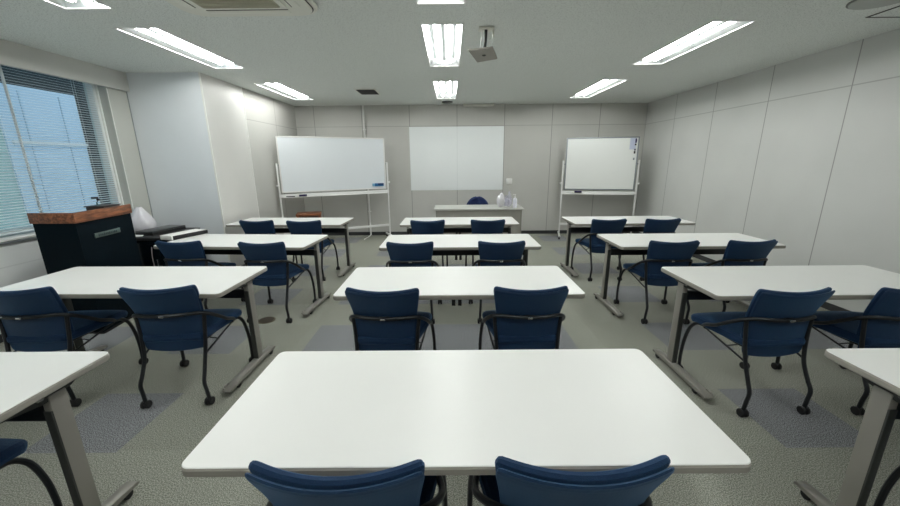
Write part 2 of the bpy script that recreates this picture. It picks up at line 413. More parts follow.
# ------------------------------------------------------------------ tables
TL, TD, TH = 1.505, .60, .72
def make_table(label):
    t = thing('folding_table', label, 'table', group='white training tables')
    out = rounded_outline(TL, TD, .028)
    out = [(x, y+TD/2) for x, y in out]
    ctr = [(x, y-TD/2) for x, y in out]
    bm = BM(); add_prism(bm, ctr, TH-.004, TH, .002)
    top = obj('tabletop', bm, M['top'], t, 30); top.location.y = TD/2
    bm = BM(); add_prism(bm, [(x*1.0, y) for x, y in rounded_outline(TL+.004, TD+.004, .03)], TH-.031, TH-.0035, .005)
    e = obj('edge_band', bm, M['edge'], top, 40)
    bm = BM(); add_box(bm, (0, .415, .567), (TL-.15, .035, .065), .006); obj('crossbeam', bm, M['black'], t)
    bm = BM()
    add_box(bm, (0, .30, .672), (TL-.2, .03, .030), .004); add_box(bm, (0, .52, .672), (TL-.2, .03, .030), .004)
    obj('top_rail', bm, M['black'], t)
    bm = BM(); add_box(bm, (-.03, .405, .512), (.026, .02, .05), .003); obj('bag_hook', bm, M['black'], t)
    bm = BM(); add_box(bm, (.015, .405, .512), (.026, .02, .05), .003); obj('bag_hook', bm, M['black'], t)
    for s in (-1, 1):
        X = s*(TL/2-.058)
        bm = BM(); add_box(bm, (X, .405, .35), (.034, .064, .62), .006)
        leg = obj('leg', bm, M['alu'], t)
        bm = BM(); add_box(bm, (X-s*.018, .405, .33), (.012, .056, .55), .003); add_box(bm, (X, .3725, .33), (.030, .010, .54), .002)  # inner groove strip, plus dark strip painting the shade on the rear face
        obj('leg_groove_shade', bm, M['alu_dark'], leg)
        # foot rail with softened nose
        bm = BM(); n = 8
        prof = [(-.0, .040), (.02, .052), (.10, .062), (.42, .068), (.52, .060), (.595, .050), (.60, .040), (.595, .030), (.01, .026)]
        vs = [[bm.verts.new((X+dx, y, z)) for y, z in prof] for dx in (-.026, -.018, .018, .026)]
        for row, k in ((vs[0], .9), (vs[3], .9)):
            for v in row: v.co.z = .046+(v.co.z-.046)*.7
        for a, b in zip(vs, vs[1:]):
            for k in range(len(prof)): bm.faces.new((a[k], a[(k+1) % len(prof)], b[(k+1) % len(prof)], b[k]))
        bm.faces.new(vs[0]); bm.faces.new(vs[-1][::-1])
        obj('foot_rail', bm, M['alu'], leg, 40)
        for yy in (.11, .55):
            bm = BM(); R = Matrix.Rotation(PI/2, 3, 'Y')
            for dx in (-.012, .012): add_lathe(bm, [(.006, -.007), (.020, -.007), (.022, -.004), (.022, .004), (.020, .007), (.006, .007)], (X+dx+s*.0, yy, .0225), 16, R)
            obj('caster', bm, M['rubber'], leg)
        bm = BM(); add_lathe(bm, [(.007, -.008), (.016, -.008), (.018, 0), (.016, .008), (.007, .008)], (X-s*.040, .055, .036), 14, Matrix.Rotation(PI/2, 3, 'Y'))
        add_tube(bm, [(X-s*.02, .10, .048), (X-s*.046, .07, .046), (X-s*.044, .035, .042), (X-s*.02, .015, .042)], .006, 8)
        obj('brake_lever', bm, M['alu'], leg)
        # tilting bracket under the top
        bm = BM()
        pr = [(.10, .688), (.52, .688), (.46, .655), (.36, .640), (.20, .668)]
        a = [bm.verts.new((X+s*.012, y, z)) for y, z in pr]; b = [bm.verts.new((X-s*.012, y, z)) for y, z in pr]
        for k in range(5): bm.faces.new((a[k], a[(k+1) % 5], b[(k+1) % 5], b[k]))
        bm.faces.new(a); bm.faces.new(b[::-1])
        obj('tilt_bracket', bm, M['alu_dark'], leg)
        bm = BM(); add_lathe(bm, [(.006, -.006), (.013, -.006), (.014, 0), (.008, .008)], (X+s*.018, .345, .672), 14, Matrix.Rotation(s*PI/2, 3, 'Y'))
        obj('pivot_bolt', bm, M['chrome'], leg)
        bm = BM(); add_tube(bm, [(X-s*.03, .40, .655), (X-s*.05, .30, .66), (X-s*.10, .20, .668), (X-s*.2, .13, .672)], .006, 8)
        obj('latch_rod', bm, M['black'], leg)
    return t

tables = [
    ('Ac', .035, .777, 0, 'white table nearest the camera in the centre, its whole top in view'),
    ('Bc', .047, 2.022, 0, 'white centre table in the second row from the camera'),
    ('Cc', .087, 3.258, 0, 'white centre table in the third row from the camera'),
    ('Dc', .114, 4.498, 0, 'white centre table farthest from the camera, just before the teacher desk'),
    ('Al', -1.440-TL/2, .79, 0, 'white table cut off by the lower left corner of the photo'),
    ('Bl', -1.412-TL/2, 2.09, -.020, 'white left table standing right before the black lectern'),
    ('Cl', -1.377-TL/2, 3.355, -.075, 'white left table in the third row with the white box on its end'),
    ('Dl', -1.400-TL/2, 4.585, -.045, 'white left table at the back, in front of the left whiteboard'),
    ('Ar', 1.540+TL/2, .765, 0, 'white table cut off by the lower right corner of the photo'),
    ('Br', 1.543+TL/2, 1.972, 0, 'white right table in the second row along the panelled wall'),
    ('Cr', 1.556+TL/2, 3.215, 0, 'white right table in the third row along the panelled wall'),
    ('Dr', 1.553+TL/2, 4.465, 0, 'white right table at the back, in front of the right whiteboard'),
]
t0 = None
for _, x, y, r, lab in tables:
    if t0 is None: t0 = make_table(lab); t0.location = (x, y, 0); t0.rotation_euler.z = r
    else: dup(t0, (x, y, 0), r, lab)

# ------------------------------------------------------------------ chairs
def ss(a, b, x):
    t = max(0, min(1, (x-a)/(b-a))); return t*t*(3-2*t)

def back_grid(off, wadd, zlo, zhi):
    bm = BM(); NU, NV = 16, 12; g = []
    for j in range(NV+1):
        v = j/NV; row = []
        z = zlo+(zhi-zlo)*v
        q = (z-.40)/.40
        tt = max(0, (q-.42)/.58); w = .190+.037*tt**1.4+wadd
        w -= .009*ss(.93, 1.0, v)**2+.014*(1-ss(0, .08, v))**2
        for i in range(NU+1):
            u = -1+2*i/NU
            yc = .014+.085*(1-tt**1.25)-.045*(1-u*u)*(.45+.55*q)-.006
            zz = z-.014*(1-u*u)*v
            if j == 0: zz = z-.012*(1-u*u)
            row.append(bm.verts.new((u*w, yc+off, zz)))
        g.append(row)
    for j in range(NV):
        for i in range(NU): bm.faces.new((g[j][i], g[j][i+1], g[j+1][i+1], g[j+1][i]))
    return bm

def solid(o, th, lv=1, offset=0):
    m = o.modifiers.new('thickness', 'SOLIDIFY'); m.thickness = th; m.offset = offset
    s = o.modifiers.new('round', 'SUBSURF'); s.levels = lv; s.render_levels = lv
    return o

def make_chair(label):
    t = thing('training_chair', label, 'chair', group='blue chairs at the training tables')
    solid(obj('backrest_shell', back_grid(-.010, 0, .352, .784), M['fabric2'], t, 0), .014)
    solid(obj('backrest_cushion', back_grid(.016, -.003, .41, .792), M['fabric'], t, 0), .028)
    # seat
    bm = BM(); g = []; NX, NY = 12, 12
    for j in range(NY+1):
        v = j/NY; row = []
        w = .192+.052*ss(0, .85, v); w -= .022*ss(.90, 1, v)**2+.02*(1-ss(0, .1, v))
        for i in range(NX+1):
            u = -1+2*i/NX
            y = .045+.460*v-.015*ss(.8, 1, v)*u*u
            z = .466-.012*(1-u*u)*math.sin(PI*v)+.004*v-.022*ss(.80, 1.0, v)-.006*abs(u)**4
            row.append(bm.verts.new((u*w, y, z)))
        g.append(row)
    for j in range(NY):
        for i in range(NX): bm.faces.new((g[j][i], g[j][i+1], g[j+1][i+1], g[j+1][i]))
    solid(obj('seat', bm, M['fabric'], t, 0), .055, offset=-1)
    bm = BM(); add_prism(bm, [(x, y+.25) for x, y in rounded_outline(.36, .36, .05)], .395, .410, .004); obj('seat_pan', bm, M['black'], t)
    # hoop that runs behind the back and down both sides of the seat
    side = [(.222, .36, .418), (.236, .31, .445), (.247, .23, .480), (.242, .16, .528), (.218, .095, .574), (.178, .052, .598), (.09, .024, .600)]
    pts = [(-x, y, z) for x, y, z in side]+[(0, .016, .600)]+side[::-1]
    bm = BM(); add_tube(bm, pts, .0115, 10, 5); obj('arm_hoop', bm, M['black'], t)
    bm = BM(); add_box(bm, (0, .004, .600), (.030, .012, .014), .004); obj('label_clip', bm, M['chrome'], t)
    bm = BM(); add_box(bm, (0, .032, .600), (.06, .032, .020), .004); obj('hoop_bracket', bm, M['black'], t)
    bm = BM(); add_tube(bm, [(-.218, .35, .415), (-.19, .35, .398), (0, .35, .396), (.19, .35, .398), (.218, .35, .415)], .010, 8, 4); obj('seat_support', bm, M['black'], t)
    def caster(parent, x, y, dx):
        bm = BM(); R = Matrix.Rotation(PI/2, 3, 'Y')
        for d in (-.013, .013): add_lathe(bm, [(.005, -.009), (.021, -.009), (.025, -.005), (.025, .005), (.021, .009), (.005, .009)], (x+d, y, .025), 18, R)
        add_box(bm, (x, y, .034), (.012, .030, .026), .005); obj('caster', bm, M['rubber'], parent)
    for s in (-1, 1):
        bm = BM(); add_tube(bm, [(s*.221, .355, .418), (s*.228, .405, .408), (s*.238, .448, .355), (s*.246, .472, .25), (s*.249, .480, .14), (s*.249, .478, .045)], .0115, 10, 5)
        l = obj('leg', bm, M['black'], t); caster(l, s*.249, .478, s)
        bm = BM(); add_tube(bm, [(s*.200, .078, .583), (s*.192, .074, .50), (s*.186, .064, .40), (s*.180, .044, .31), (s*.183, .004, .22), (s*.187, -.022, .165), (s*.189, -.016, .10), (s*.190, -.010, .045)], .0115, 10, 5)
        l = obj('leg', bm, M['black'], t); caster(l, s*.190, -.010, s)
        bm = BM(); add_tube(bm, [(s*.215, .36, .408), (s*.20, .2, .368), (s*.182, .040, .325)], .006, 8, 3)
        add_tube(bm, [(s*.196, .17, .368), (s*.185, .12, .40)], .004, 6, 1)
        obj('brace', bm, M['black'], t)
    return t

R5 = math.radians
chairs = [
    (-0.281, 0.698, .0, 'blue chair nearest the camera, left one at the front centre table'),
    (0.318, 0.706, .0, 'blue chair nearest the camera, right one at the front centre table'),
    (-0.397, 1.940, -3, 'blue chair on the left side of the centre table in the second row'),
    (0.459, 1.945, 0, 'blue chair on the right side of the centre table in the second row'),
    (-0.368, 3.170, 0, 'blue chair on the left side of the centre table in the third row'),
    (0.460, 3.172, 0, 'blue chair on the right side of the centre table in the third row'),
    (-0.282, 4.415, 2, 'blue chair on the left side of the centre table farthest away'),
    (0.462, 4.415, 0, 'blue chair on the right side of the centre table farthest away'),
    (-1.865, 0.715, 3, 'blue chair in the bottom left corner, only its seat front and a leg in view'),
    (-2.580, 2.000, 3, 'blue chair at the left photo edge, in front of the lectern table'),
    (-1.730, 2.003, 5, 'blue chair at the aisle end of the table before the lectern'),
    (-2.555, 3.300, -2, 'blue chair standing before the white box on the left table'),
    (-1.738, 3.222, -2, 'blue chair at the aisle end of the left table in the third row'),
    (-2.455, 4.520, -1, 'blue chair at the back left table, nearer the white column'),
    (-1.835, 4.470, 2, 'blue chair at the back left table, on its aisle side'),
    (1.945, 0.680, -2, 'blue chair in the bottom right corner, mostly hidden by the table leg'),
    (1.914, 1.878, 3, 'blue chair at the aisle end of the right table in the second row'),
    (2.608, 1.878, 0, 'blue chair cut by the right photo edge, next to the panelled wall'),
    (1.990, 3.130, -2, 'blue chair at the aisle end of the right table in the third row'),
    (2.690, 3.130, 2, 'blue chair on the wall side of the right table in the third row'),
    (1.945, 4.380, 2, 'blue chair at the back right table, on its aisle side'),
    (2.605, 4.380, 2, 'blue chair at the back right table, on its wall side'),
]
c0 = None
for x, y, a, lab in chairs:
    if c0 is None: c0 = make_chair(lab); c0.location = (x, y, 0); c0.rotation_euler.z = R5(a)
    else: dup(c0, (x, y, 0), R5(a), lab)

# ------------------------------------------------------------------ ceiling fixtures
def make_light(l, label):
    a, b, c, d = l; cx, cy = (a+b)/2, (c+d)/2; W, D = b-a, d-c
    t = thing('ceiling_light', label, 'ceiling light', (cx, cy, H), group='recessed twin tube ceiling lights')
    bm = BM(); zt = .075
    o = [(-W/2, -D/2, 0), (W/2, -D/2, 0), (W/2, D/2, 0), (-W/2, D/2, 0)]
    i = [(-W/2+.045, -D/2+.02, zt), (W/2-.045, -D/2+.02, zt), (W/2-.045, D/2-.02, zt), (-W/2+.045, D/2-.02, zt)]
    vo = [bm.verts.new(p) for p in o]; vi = [bm.verts.new(p) for p in i]
    for k in range(4): bm.faces.new((vo[k], vo[(k+1) % 4], vi[(k+1) % 4], vi[k]))
    bm.faces.new(vi)
    # ridge between the tubes and outer shell
    add_box(bm, (0, 0, zt-.012), (.05, D-.06, .02), .006)
    obj('reflector', bm, M['housing'], t, 0)
    bm = BM()
    for x, y, sx, sy in ((-W/2-.004, 0, .012, D+.02), (W/2+.004, 0, .012, D+.02), (0, -D/2-.004, W+.02, .012), (0, D/2+.004, W+.02, .012)):
        add_box(bm, (x, y, -.001), (sx, sy, .006), .001)
    obj('rim', bm, M['whitem'], t)
    for x in (-.062, .062):
        bm = BM(); add_tube(bm, [(x, -D/2+.05, .032), (x, D/2-.05, .032)], .0135, 12, 1); tb = obj('tube', bm, M['tube'], t)
        for s in (-1, 1): bm = BM(); add_box(bm, (x, s*(D/2-.04), .045), (.034, .022, .05), .004); obj('socket', bm, M['whitem'], tb)
lab = ['ceiling light in the centre, just left of the hanging mount plate', 'small looking ceiling light in the centre, nearest the back wall',
       'long ceiling light at upper left, before the white column', 'ceiling light at left nearest the back wall, above the left whiteboard',
       'long ceiling light at upper right along the panelled wall', 'ceiling light at right nearest the back wall, above the right whiteboard',
       'ceiling light cut off by the top edge of the photo in the centre', 'ceiling light cut off by the top edge at far left',
       'added unseen ceiling light behind the camera, on the centre line', 'added unseen ceiling light behind the camera, on the window side', 'added unseen ceiling light behind the camera, on the panelled wall side']
for l, s in zip(LIGHTS, lab): make_light(l, s)

# air conditioner cassette
t = thing('ceiling_air_conditioner', 'square off-white air conditioner cassette cut off by the top edge', 'air conditioner', (-1.38, 2.495, H))
bm = BM(); add_prism(bm, rounded_outline(.95, .95, .14, 8), -.028, -.001, .010); obj('panel', bm, M['plastic'], t, 40)
bm = BM(); add_prism(bm, rounded_outline(.90, .90, .13, 8), -.032, -.028, .001)
p1 = obj('shadow_gap', bm, M['dark'], t, 0)
bm = BM(); add_prism(bm, rounded_outline(.885, .885, .125, 8), -.040, -.028, .004); obj('fascia', bm, M['plastic'], t, 40)
bm = BM(); add_prism(bm, rounded_outline(.58, .58, .03), -.052, -.034, .006); obj('intake_frame', bm, M['plastic'], t)
bm = BM(); add_prism(bm, rounded_outline(.52, .52, .02), -.055, -.045, .002)
for k in range(24): add_box(bm, (0, -.24+k*.0209, -.056), (.50, .006, .004))
obj('intake_grille', bm, M['grille'], t, 0)
for k in range(4):
    R = Matrix.Rotation(k*PI/2, 3, 'Z'); bm = BM(); add_box(bm, R @ Vector((0, .355, -.041)), (.56, .055, .006) if k % 2 == 0 else (.055, .56, .006), .002); s = obj('louvre', bm, M['plastic'], t)
    bm = BM(); add_box(bm, R @ Vector((0, .325, -.0405)), (.56, .008, .004) if k % 2 == 0 else (.008, .56, .004)); obj('air_slot', bm, M['dark'], s, 0)

# projector mount
t = thing('projector_mount', 'empty grey projector mount plate hanging from the ceiling', 'mount', (.305, 3.34, H))
bm = BM(); add_box(bm, (0, 0, -.008), (.12, .09, .014), .003); add_box(bm, (.06, .0, -.03), (.012, .06, .06), .003); obj('ceiling_plate', bm, M['plastic'], t)
bm = BM(); add_tube(bm, [(0, 0, -.01), (-.005, -.01, -.10), (-.02, -.05, -.205)], .013, 10, 3); obj('arm', bm, M['alu_dark'], t)
bm = BM(); add_tube(bm, [(-.03, 0, -.01), (-.04, -.03, -.10), (-.06, -.07, -.205)], .005, 8, 3); add_tube(bm, [(.05, 0, -.01), (.06, .01, -.06), (.045, 0, -.1), (.02, -.05, -.16)], .004, 8, 4)
obj('cable', bm, M['whitem'], t)
bm = BM(); pl = [(-.150, -.14, -.205), (.042, -.14, -.185), (.103, .04, -.222), (-.066, .04, -.248)]
a = [bm.verts.new(p) for p in pl]; b = [bm.verts.new((p[0], p[1]+.002, p[2]+.012)) for p in pl]
for k in range(4): bm.faces.new((a[k], a[(k+1) % 4], b[(k+1) % 4], b[k]))
bm.faces.new(a); bm.faces.new(b); plate = obj('plate', bm, M['alu'], t, 0)
bm = BM(); add_lathe(bm, [(.003, -.004), (.014, -.004), (.016, 0), (.014, .002)], (-.018, -.05, -.217), 14); obj('bolt', bm, M['alu_dark'], plate)

t = thing('ceiling_vent', 'small dark square vent in the ceiling before the back wall', 'vent', (-1.265, 6.07, H))
bm = BM(); add_prism(bm, rounded_outline(.32, .44, .01), -.006, .0, .002); obj('frame', bm, M['plastic'], t)
bm = BM(); add_box(bm, (0, 0, -.008), (.275, .39, .004)); obj('grille', bm, M['dark'], t, 0)
bm = BM()
for k in range(9): add_box(bm, (0, -.17+k*.0425, -.011), (.27, .004, .006), 0, Matrix.Rotation(.5, 3, 'X'))
obj('slats', bm, mat('grey_vent_blade', srgb(60, 62, 60), .5), t, 0)

t = thing('ceiling_speaker', 'dark round speaker in the ceiling, just before the back wall', 'speaker', (-.04, 7.12, H))
bm = BM(); add_lathe(bm, [(.10, 0), (.10, -.012), (.085, -.022), (.01, -.024)], (0, 0, 0), 24); obj('cover', bm, mat('dark_grey_speaker', srgb(64, 66, 64), .6), t)
t = thing('round_ceiling_speaker', 'white round ceiling speaker near the right wall, close to the top edge', 'speaker', (2.98, 2.83, H))
bm = BM(); add_lathe(bm, [(.185, .0), (.185, -.006), (.17, -.010)], (0, 0, 0), 32); obj('rim', bm, mat('grey_ring', srgb(112, 114, 112), .6), t)
bm = BM(); add_lathe(bm, [(.176, -.004), (.172, -.013), (.02, -.016)], (0, 0, 0), 32); obj('cover', bm, mat('speaker_cover', srgb(176, 180, 176), .8), t)
t = thing('ceiling_hatch', 'square access hatch outlined dark in the ceiling, by the right wall', 'hatch', (3.47, 2.955, H))
bm = BM()
for x, y, sx, sy in ((-.225, 0, .012, .46), (.225, 0, .012, .46), (0, -.225, .46, .012), (0, .225, .46, .012)): add_box(bm, (x, y, -.002), (sx, sy, .006))
obj('frame', bm, mat('dark_hatch_frame', srgb(60, 62, 60), .5, metal=.3), t, 0)
bm = BM(); add_box(bm, (0, 0, -.001), (.43, .43, .004)); obj('door_panel', bm, M['ceiling'], t, 0)

bm = BM(); add_box(bm, (.55, 7.40, 2.515), (.56, .05, .035), .006); add_box(bm, (.28, 7.40, 2.525), (.03, .06, .038), .004); add_box(bm, (.83, 7.40, 2.525), (.03, .06, .038), .004)
tag(obj('screen_rail', bm, M['plastic']), 'short off-white rail under the ceiling above the wall screen', 'rail')

# ------------------------------------------------------------------ back wall items
bm = BM(); add_box(bm, (.1345, YB-.004, 1.53), (1.855, .008, 1.225), .002)
scr_seam = BM(); add_box(scr_seam, (.144, YB-.0085, 1.53), (.004, .001, 1.22))
scr = tag(obj('wall_screen', bm, M['sheet'], None, 0), 'large flat white screen sheet on the middle of the back wall', 'screen')

obj('seam', scr_seam, mat('screen_seam', srgb(205, 210, 210), .5), scr, 0)
t = thing('cable_conduit', 'thin white vertical conduit on the back wall behind the left whiteboard', 'conduit', (-1.66, 7.435, 0))
bm = BM(); add_tube(bm, [(0, 0, 0.01), (0, 0, H)], .016, 10, 1); obj('pipe', bm, M['whitem'], t)
bm = BM()
for z in (.5, 1.3, 2.1): add_box(bm, (0, .02, z), (.06, .035, .02), .003)
obj('clip', bm, M['whitem'], t)
bm = BM(); add_tube(bm, [(0, -.01, .02), (-.005, -.12, .008), (-.03, -.28, .006), (-.05, -.45, .006)], .008, 8, 4); obj('floor_cable', bm, M['whitem'], t)

bm = BM(); add_box(bm, (1.19, YB-.016, 1.085), (.115, .032, .115), .010); sw = tag(obj('wall_box', bm, M['paper']), 'small white square box on the back wall beside the screen', 'wall box')

def whiteboard(a, b, z0, z1, label, m, back=.0):
    """a, b: lower corners seen from the room; stand with two T feet"""
    ax, ay = a; bx, by = b; L = math.hypot(bx-ax, by-ay); ang = math.atan2(by-ay, bx-ax)
    t = thing('mobile_whiteboard', label, 'whiteboard', ((ax+bx)/2, (ay+by)/2, 0), ang)
    h = z1-z0; zc = (z0+z1)/2
    bm = BM(); add_box(bm, (0, 0, zc), (L-.024, .016, h-.024), .0); obj('board_surface', bm, m, t, 0)
    bm = BM()
    for c, s in (((0, 0, z0+.007), (L, .026, .022)), ((0, 0, z1-.007), (L, .026, .022)), ((-L/2+.007, 0, zc), (.022, .026, h)), ((L/2-.007, 0, zc), (.022, .026, h))): add_box(bm, c, s, .005)
    obj('board_frame', bm, M['greyframe'] if back else M['whitem'], t)
    bm = BM(); add_box(bm, (0, -.005, z0-.055), (L+.05, .035, .060), .006); add_box(bm, (0, -.045, z0-.078), (L-.02, .075, .010), .003); obj('pen_tray', bm, M['whitem'], t)
    bm = BM(); add_box(bm, (0, 0, .27), (L+.05, .02, .045), .006); obj('crossbar', bm, M['whitem'], t)
    for s in (-1, 1):
        X = s*(L/2+.038)
        bm = BM(); add_box(bm, (X, .0, .77), (.026, .030, 1.42), .005); l = obj('leg', bm, M['whitem'], t)
        bm = BM(); add_box(bm, (X, 0, .066), (.036, .50, .030), .008); obj('foot', bm, M['whitem'], l)
        bm = BM()
        for yy in (-.22, .22): add_lathe(bm, [(.008, -.012), (.024, -.012), (.026, 0), (.024, .012), (.008, .012)], (X, yy, .026), 16, Matrix.Rotation(PI/2, 3, 'Y'))
        obj('caster', bm, M['rubber'], l)
        bm = BM(); add_lathe(bm, [(.010, -.02), (.018, -.02), (.018, .018), (.010, .02)], (X+s*.025, 0, z0+.12), 14, Matrix.Rotation(PI/2, 3, 'Y')); obj('tilt_knob', bm, M['whitem'], l)
        bm = BM(); add_tube(bm, [(X, 0, zc), (s*L/2*.985, 0, zc)], .010, 8, 1); obj('pivot', bm, M['greyframe'], l)
    return t, ang, L

lw, la, lL = whiteboard((-2.884, 6.30), (-1.245, 7.14), .985, 1.915, 'wide rolling whiteboard standing at left before the back wall', M['board'], 0)
rw, ra, rL = whiteboard((2.190, 7.09), (3.390, 6.79), .940, 1.884, 'smaller rolling whiteboard standing in the right back corner', M['board2'], 1)
def on_board(t, ang, lx, ly, z):
    p = Vector(t.location)+Matrix.Rotation(ang, 3, 'Z') @ Vector((lx, ly, 0)); return (p.x, p.y, z)
def eraser(t, ang, lx, ly, z, label, m, size=(.13, .04, .035)):
    th = thing('whiteboard_eraser', label, 'eraser', on_board(t, ang, lx, ly, z), ang)
    bm = BM(); add_box(bm, (0, 0, size[2]*.7), (size[0], size[1], size[2]*.6), .006); obj('handle', bm, m, th)
    bm = BM(); add_box(bm, (0, 0, size[2]*.2), (size[0]*.97, size[1]*.95, size[2]*.4), .003); obj('felt_pad', bm, M['dark'], th)
def marker(t, ang, lx, ly, z, label, m, body='whitem'):
    th = thing('marker_pen', label, 'marker pen', on_board(t, ang, lx, ly, z), ang)
    R = Matrix.Rotation(PI/2, 3, 'Y'); bm = BM(); add_lathe(bm, [(.004, -.07), (.008, -.066), (.008, .03)], (0, 0, .008), 12, R); obj('barrel', bm, M[body], th)
    bm = BM(); add_lathe(bm, [(.0085, .03), (.009, .06), (.006, .072)], (0, 0, .008), 12, R); obj('cap', bm, m, th)
eraser(lw, la, -.60, -.055, .912, 'dark purple eraser on the tray of the wide left whiteboard', M['purple'])
marker(lw, la, -.80, -.055, .912, 'black marker pen at the left end of the left whiteboard tray', M['dark'], 'dark')
eraser(rw, ra, -.36, -.055, .884, 'dark purple eraser on the tray of the right whiteboard', M['purple'])
marker(rw, ra, -.50, -.055, .884, 'white marker pen beside the eraser on the right whiteboard tray', M['plastic'])
th = thing('magnetic_pen_holder', 'blue magnetic holder low on the right end of the left whiteboard', 'pen holder', on_board(lw, la, lL/2-.14, -.014, 1.065), la)
bm = BM(); add_box(bm, (0, -.014, 0), (.17, .028, .055), .004); obj('tray', bm, M['blue'], th)
bm = BM(); add_box(bm, (.03, -.032, .01), (.11, .016, .035), .006); obj('eraser_pad', bm, mat('dark_blue_pad', srgb(16, 60, 110), .6), th)
bm = BM(); add_box(bm, (-.105, -.009, .0), (.05, .016, .05), .003); obj('clip', bm, mat('light_blue_plastic', srgb(130, 190, 220), .4), th)
for k, (z, hh, c) in enumerate(((1.815, .075, 'purple'), (1.75, .03, 'dark'), (1.66, .03, 'purple'), (1.615, .045, 'dark'), (1.50, .04, 'greyframe'))):
    bm = BM(); add_box(bm, (0, -.010, 0), (.024, .018, hh), .005)
    o = obj('board_magnet', bm, M[c], None, 35, on_board(rw, ra, rL/2-.055-.002*k, -.009, z), ra)
    tag(o, ['topmost and longest dark magnet at the right whiteboard edge', 'short black magnet just under the topmost one on the right whiteboard',
            'short purple magnet third from the top on the right whiteboard', 'black magnet fourth from the top on the right whiteboard',
            'grey magnet lowest in the column on the right whiteboard'][k], 'magnet', 'magnets on the right whiteboard')
bm = BM(); add_box(bm, (0, -.0006, 0), (.10, .001, .20)); o = obj('paper_note', bm, mat('bluish_paper', srgb(206, 212, 230), .7), None, 0, on_board(rw, ra, rL/2-.10, -.009, 1.765), ra)
tag(o, 'pale bluish paper sheet in the top right corner of the right whiteboard', 'paper')

# ------------------------------------------------------------------ teacher desk and chair
t = thing('teacher_desk', 'wide grey fronted desk with pale top before the back wall', 'desk', (.475, 6.0, 0))
bm = BM(); add_prism(bm, [(x, y+.30) for x, y in rounded_outline(1.50, .60, .012)], .695, .72, .003); obj('desktop', bm, mat('pale_grey_laminate', srgb(200, 201, 195), .35), t)
bm = BM(); add_box(bm, (0, .04, .375), (1.40, .02, .63), .003); obj('front_panel', bm, mat('taupe_panel', srgb(150, 148, 139), .5), t)
for s in (-1, 1):
    bm = BM(); add_box(bm, (s*.705, .30, .35), (.025, .54, .70), .004); obj('side_panel', bm, mat('taupe_side', srgb(140, 138, 130), .5), t)

t = thing('task_chair', 'round backed navy chair behind the teacher desk', 'chair', (.50, 6.68, 0))
bm = BM(); NU, NV = 16, 10
g = []
for j in range(NV+1):
    v = j/NV; z = .49+.36*v; q = max(-1, min(1, (z-.60)/.25)); w = .225*math.sqrt(max(0.004, 1-max(0, q)**2)) if q > 0 else .225*math.sqrt(max(.05, 1-.45*q*q))
    g.append([bm.verts.new((w*u, .02*v-.05*(1-u*u)*-1, z)) for u in [-1+2*i/NU for i in range(NU+1)]])
for j in range(NV):
    for i in range(NU): bm.faces.new((g[j][i], g[j][i+1], g[j+1][i+1], g[j+1][i]))
solid(obj('backrest', bm, M['navy'], t, 0), .05)
bm = BM(); add_prism(bm, [(x, y-.22+.0) for x, y in rounded_outline(.46, .44, .12)], .42, .49, .02); s_ = obj('seat', bm, M['navy'], t); s_.location.y = .42-.02
bm = BM(); add_tube(bm, [(0, .07, .62), (0, .09, .45), (0, .0, .40), (0, .18, .395)], .014, 8, 4); obj('back_support', bm, M['black'], t)
bm = BM(); add_lathe(bm, [(.024, .10), (.024, .24), (.016, .25), (.016, .42)], (0, .18, 0), 16); obj('gas_column', bm, M['black'], t)
bm = BM()
for k in range(5):
    a = 2*PI*k/5+.3; add_tube(bm, [(0, .18, .12), (.14*math.cos(a), .18+.14*math.sin(a), .10), (.26*math.cos(a), .18+.26*math.sin(a), .065)], .014, 8, 3)
b_ = obj('star_base', bm, M['black'], t)
for k in range(5):
    a = 2*PI*k/5+.3; bm = BM(); add_lathe(bm, [(.008, -.018), (.024, -.018), (.026, 0), (.024, .018), (.008, .018)], (.26*math.cos(a), .18+.26*math.sin(a), .026), 14, Matrix.Rotation(PI/2, 3, 'Y')); obj('caster', bm, M['rubber'], b_)

# hand sanitiser and clear bags on the desk
t = thing('sanitizer_bottle', 'white pump bottle at the right end of the teacher desk', 'bottle', (1.085, 6.12, .72))
bm = BM(); add_lathe(bm, [(.02, 0), (.034, .003), (.036, .02), (.036, .125), (.028, .15), (.013, .165)], seg=20); obj('body', bm, mat('translucent_white', srgb(226, 226, 236), .3), t)
bm = BM(); add_lathe(bm, [(.014, .163), (.014, .185), (.006, .188), (.006, .215)], seg=14); add_box(bm, (-.012, 0, .218), (.050, .016, .010), .004); obj('pump', bm, M['whitem'], t)
def lump(bm, c, r, seed, squash=(1, 1, 1)):
    rnd = random.Random(seed); tb = bmesh.new(); bmesh.ops.create_icosphere(tb, subdivisions=3, radius=1)
    ph = [rnd.uniform(0, 6) for _ in range(9)]
    for v in tb.verts:
        p = v.co; f = 1+.10*math.sin(5*p.x+ph[0])*math.sin(4*p.y+ph[1])+.08*math.sin(9*p.z+ph[2]+3*p.x)+.05*math.sin(14*p.y+ph[3])
        v.co = Vector((p.x*squash[0], p.y*squash[1], max(-.72, p.z)*squash[2]))*f*r+Vector(c)
        v.co.z = max(v.co.z, 0.002)
    merge(bm, tb)
t = thing('clear_plastic_bag', 'crumpled clear plastic bag beside the pump bottle on the teacher desk', 'bag', (.975, 6.17, .72)); t.scale = (1.15, 1.1, 1.05)
bm = BM(); lump(bm, (0, 0, .095), .075, 3, (.85, .8, 1.35)); add_tube(bm, [(.01, 0, .16), (.02, 0, .20), (.01, .0, .235), (.03, 0, .25)], [.032, .018, .014, .02], 10, 4); obj('film', bm, M['clear'], t)
bm = BM(); lump(bm, (-.005, 0, .08), .05, 8, (.8, .8, 1.2)); obj('contents', bm, mat('violet_grey_lump', srgb(190, 188, 206), .5), t)
